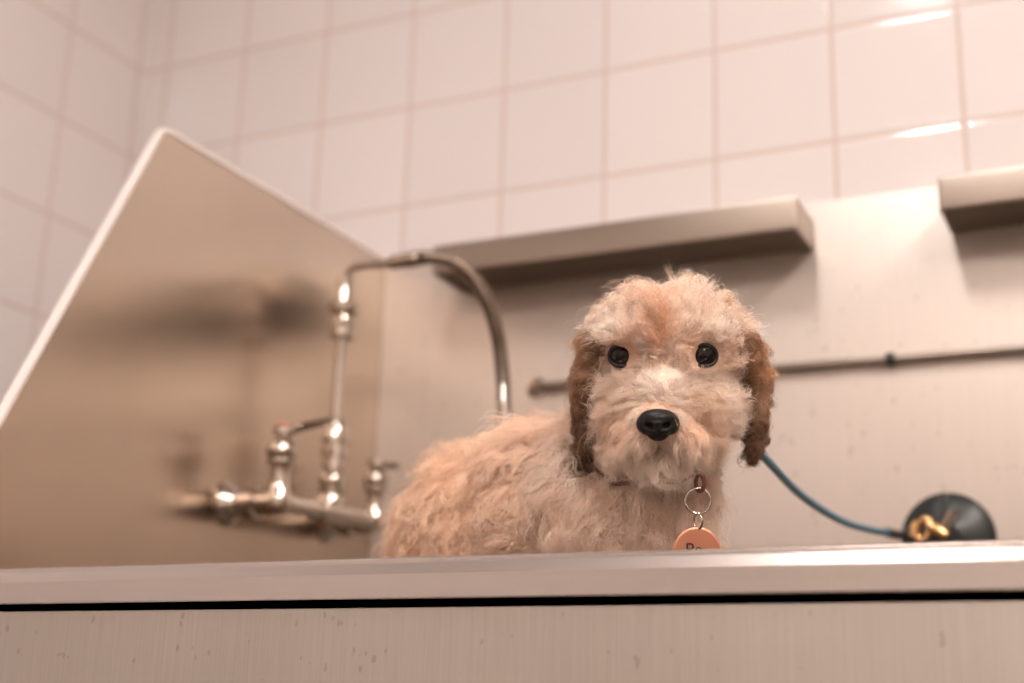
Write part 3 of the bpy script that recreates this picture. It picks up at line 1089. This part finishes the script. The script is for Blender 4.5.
def comb(pos, nr, u):
    """growth direction (unit) and the length, lift, curl by place on the coat"""
    n = len(pos)
    head, ear = region(u)
    x, y, f = u[:, 0], u[:, 1], u[:, 2]
    # -- head: hair runs outward from the bridge of the nose
    p0 = np.array([660., 402.])
    dx, dy = x - p0[0], -(y - p0[1])
    rad = np.hypot(dx, dy) + 1e-6
    dh = (dx / rad)[:, None] * RVn + (dy / rad)[:, None] * UVn
    droop = np.clip((y - 360) / 80, 0, 1) * .12 + .05
    dh = dh - droop[:, None] * UPW - .35 * FVn * np.clip((f - 0) / 60, 0, 1)[:, None]
    # whorl on the skull
    top = np.clip((340 - y) / 40, 0, 1)
    dh = dh + (top * np.sign(x - 662) * .25)[:, None] * RVn
    # -- body: down and back
    back = -RVn * .75 - FVn * .35
    down = -UPW
    wch = np.clip((x - 560) / 70, 0, 1)[:, None]
    db = norm(back * .8 + down * .9) * (1 - wch) + norm(down + .15 * RVn * np.sign(x - 640)[:, None]) * wch
    d = np.where(head[:, None], dh, db)
    d = np.where(ear[:, None], -UPW[None] * 1.0 + nr * .15, d)
    d = norm(d)
    d = norm(d - nr * np.sum(d * nr, 1)[:, None])
    length = np.where(head, 28.0, 42.0)
    lift = np.where(head, .50, .42)
    curl = np.where(head, 3.0, 3.4)
    # muzzle bridge & around eyes: short, flat, straight
    fr = np.clip((f - 10) / 25, 0, 1)
    br = g2(u, 660, 385, 22, 26) * fr
    length = length * (1 - .50 * br); lift = lift * (1 - .35 * br); curl = curl * (1 - .75 * br)
    for ex, ey in EYES:
        e = g2(u, ex, ey, 24, 20) * fr
        length = length * (1 - .68 * e); lift = lift * (1 - .55 * e); curl = curl * (1 - .7 * e)
    nz_ = g2(u, 658, 424, 24, 20) * fr
    length = length * (1 - .55 * nz_); lift = lift * (1 - .5 * nz_); curl = curl * (1 - .7 * nz_)
    mu = g2(u, 660, 450, 50, 26) * fr
    length = length * (1 - .22 * mu); curl = curl * (1 - .35 * mu)
    fo = g2(u, 661, 330, 34, 26) * fr
    curl = curl * (1 - .5 * fo); lift = lift * (1 - .2 * fo)
    topm = np.clip((325 - y) / 30, 0, 1) * head
    lift = lift * (1 + .5 * topm); curl = curl * (1 + .25 * topm)
    length = np.where(ear, 16.0 - 6 * np.clip((y - 380) / 70, 0, 1), length); lift = np.where(ear, .42, lift); curl = np.where(ear, 4.2, curl)
    length = np.where((y > 500) & (~head), length * .95, length)
    return d, length, lift, curl


def lownoise(u, s, seed):
    return np.array([noise.noise(Vector((a[0] / s + seed, a[1] / s, a[2] / s))) for a in u]) * .5 + .5


KP = 12
NCL = 6500
cpos, cnr = sample(NCL, .55)
cu_ = to_units(cpos)
cd, clen, clift, ccurl = comb(cpos, cnr, cu_)
n_a = lownoise(cu_, 34, 3.1); n_b = lownoise(cu_, 30, 9.7)
# swirl the direction in the tangent plane
chead, cear = region(cu_)
sw = ((n_a - .5) * 3.4 + rng.normal(0, .55, NCL)) * np.where(chead, .8, 1.1) * np.clip(ccurl / 3.0, .12, 1.2)
ct = np.cross(cnr, cd)
cd = norm(cd * np.cos(sw)[:, None] + ct * np.sin(sw)[:, None])
cphase = rng.random(NCL) * 2 * PI
cturn = rng.uniform(.7, 1.7, NCL) * rng.choice([-1, 1], NCL)
camp = ccurl * rng.uniform(.6, 1.7, NCL)
clenj = clen * rng.uniform(.65, 1.25, NCL)
ctone = rng.normal(0, 1, NCL)
fly = rng.random(NCL) < .15                      # loose ringlets that stand off the coat
clenj = np.where(fly & (ccurl > 2.0), clenj * 1.2, clenj)
camp = np.where(fly, camp * 1.5, camp)
cliftk = np.where(fly & (ccurl > 2.0), rng.uniform(1.4, 2.1, NCL), rng.uniform(.7, 1.3, NCL))

from mathutils.kdtree import KDTree
kd = KDTree(NCL)
for i, p in enumerate(cpos):
    kd.insert(p, i)
kd.balance()


def strands(pos, nr, tight, stray, under):
    n = len(pos)
    own = np.array([kd.find(p)[1] for p in pos])
    uu = to_units(pos)
    # nearest clump, guarded against jumping between ear and cheek
    d, ln, lf, cr = comb(pos, nr, uu)
    k = (1 - stray)
    D = norm(d * stray[:, None] * 1.0 + cd[own] * k[:, None] + rng.normal(0, .10, (n, 3)) + rng.normal(0, .35, (n, 3)) * stray[:, None])
    D = D - nr * np.sum(D * nr, 1)[:, None]
    D = norm(D)
    ln = (ln * .4 + clenj[own] * .6) * rng.uniform(.75, 1.15, n) * np.where(under, .62, 1 + .25 * stray)
    lf = lf * rng.uniform(.85, 1.15, n) * np.where(under, .8, cliftk[own])
    tone = ctone[own] * (1 - stray * .6) + rng.normal(0, .6, n)
    tone = tone * np.where(region(uu)[1], 2.2, 1.0)
    ts = np.linspace(0, 1, KP)
    out = np.empty((n, KP, 3))
    ph = cphase[own] + rng.normal(0, .25, n) + stray * rng.random(n) * 6
    tr = cturn[own] * (1 + rng.normal(0, .07, n))
    am = camp[own] * (1 + .3 * stray)
    side = np.cross(D, nr)
    L = (ln * U)[:, None]
    off = pos - cpos[own]
    head, ear = region(uu)
    bodyish = (~head & ~ear)
    for j, t in enumerate(ts):
        rise = lf * (1 - .55 * t)                      # leaves the skin, then lies over
        base = pos + D * L * t * .92 + nr * L * (rise * t)[:, None]
        base = base - UPW * L * (t * t * np.where(ear, .25, .16))[:, None]
        g = tight * (1 - stray) * t ** .9
        base = base - off * g[:, None]
        a = am * U * min(1, t * 2.2) * (.55 + .6 * t)
        ang = ph + tr * 2 * PI * t
        base = base + side * (a * np.cos(ang))[:, None] + (nr * .75 + D * .35) * (a * np.sin(ang))[:, None] - (side * (a * np.cos(ph))[:, None] + (nr * .75 + D * .35) * (a * np.sin(ph))[:, None]) * (1 - t) * .6
        out[:, j] = base
    return out, uu, tone, own


NS = 140000
pos, nr = sample(NS, 1.0)
u = to_units(pos)
keep = np.ones(NS, bool)
for ex, ey in EYES:
    keep &= ~((((u[:, 0] - ex) / 16) ** 2 + ((u[:, 1] - ey) / 14) ** 2 < 1) & (u[:, 2] > 15))
keep &= ~((((u[:, 0] - 658) / 17) ** 2 + ((u[:, 1] - 424) / 14.5) ** 2 < 1) & (u[:, 2] > 40))
pos, nr = pos[keep], nr[keep]
n = len(pos)
stray = np.where(rng.random(n) < .12, rng.uniform(.5, 1, n), rng.uniform(0, .15, n))
under = rng.random(n) < .38
stray = np.where(under, rng.uniform(.3, .8, n), stray)
tight = np.where(under, .1, .93)
P3, uu, tone, own = strands(pos, nr, tight, stray, under)
# drop hairs whose tips would lie over the eyes or nose
tip = to_units(P3[:, -1]); mid = to_units(P3[:, KP // 2])
bad = np.zeros(n, bool)
for q in (tip, mid):
    for ex, ey in EYES:
        bad |= (((q[:, 0] - ex) / 14) ** 2 + ((q[:, 1] - ey) / 12) ** 2 < 1) & (q[:, 2] > 15)
    bad |= (((q[:, 0] - 658) / 17) ** 2 + ((q[:, 1] - 424) / 13.5) ** 2 < 1) & (q[:, 2] > 40)
ok = ~bad
P3, uu, tone, own = P3[ok], uu[ok], tone[ok], own[ok]
n = len(P3)
col = coat_colour(uu, n_b[own])
col = col * np.clip(.97 + .11 * tone, .55, 1.06)[:, None]
col = np.clip(col, .01, .96)
hc = bpy.data.hair_curves.new('fur')
hc.add_curves([KP] * n)
hc.attributes['position'].data.foreach_set('vector', P3.astype(np.float32).ravel())
ra = hc.attributes.get('radius') or hc.attributes.new('radius', 'FLOAT', 'POINT')
taper = np.interp(np.linspace(0, 1, KP), [0, .1, .6, 1], [.8, 1, .75, .15])
rr = (np.full(n, .135e-3) * np.where(uu[:, 0] < 540, 1.5, 1.0))[:, None] * taper[None] * rng.uniform(.7, 1.3, n)[:, None]
ra.data.foreach_set('value', rr.astype(np.float32).ravel())
fa_ = hc.attributes.new('fur_colour', 'FLOAT_COLOR', 'CURVE')
c4 = np.ones((n, 4), np.float32); c4[:, :3] = col
fa_.data.foreach_set('color', c4.ravel())
m = bpy.data.materials.new('fur'); m.use_nodes = True
nt = m.node_tree
nt.nodes.clear()
om = nt.nodes.new('ShaderNodeOutputMaterial')
pb = nt.nodes.new('ShaderNodeBsdfPrincipled')
tr_ = nt.nodes.new('ShaderNodeBsdfTranslucent')
mxs = nt.nodes.new('ShaderNodeMixShader')
mxs.inputs[0].default_value = 0.22
at = nt.nodes.new('ShaderNodeAttribute'); at.attribute_name = 'fur_colour'
nt.links.new(at.outputs['Color'], pb.inputs['Base Color'])
nt.links.new(at.outputs['Color'], tr_.inputs['Color'])
pb.inputs['Roughness'].default_value = .5
pb.inputs['Specular IOR Level'].default_value = .3
nt.links.new(pb.outputs[0], mxs.inputs[1])
nt.links.new(tr_.outputs[0], mxs.inputs[2])
nt.links.new(mxs.outputs[0], om.inputs[0])
hc.materials.append(m)
fur = bpy.data.objects.new('fur', hc)
C.objects.link(fur)
fur.parent = dog
fur['kind'] = 'stuff'
fur['label'] = 'curly cream and apricot coat'
print('strands', n)
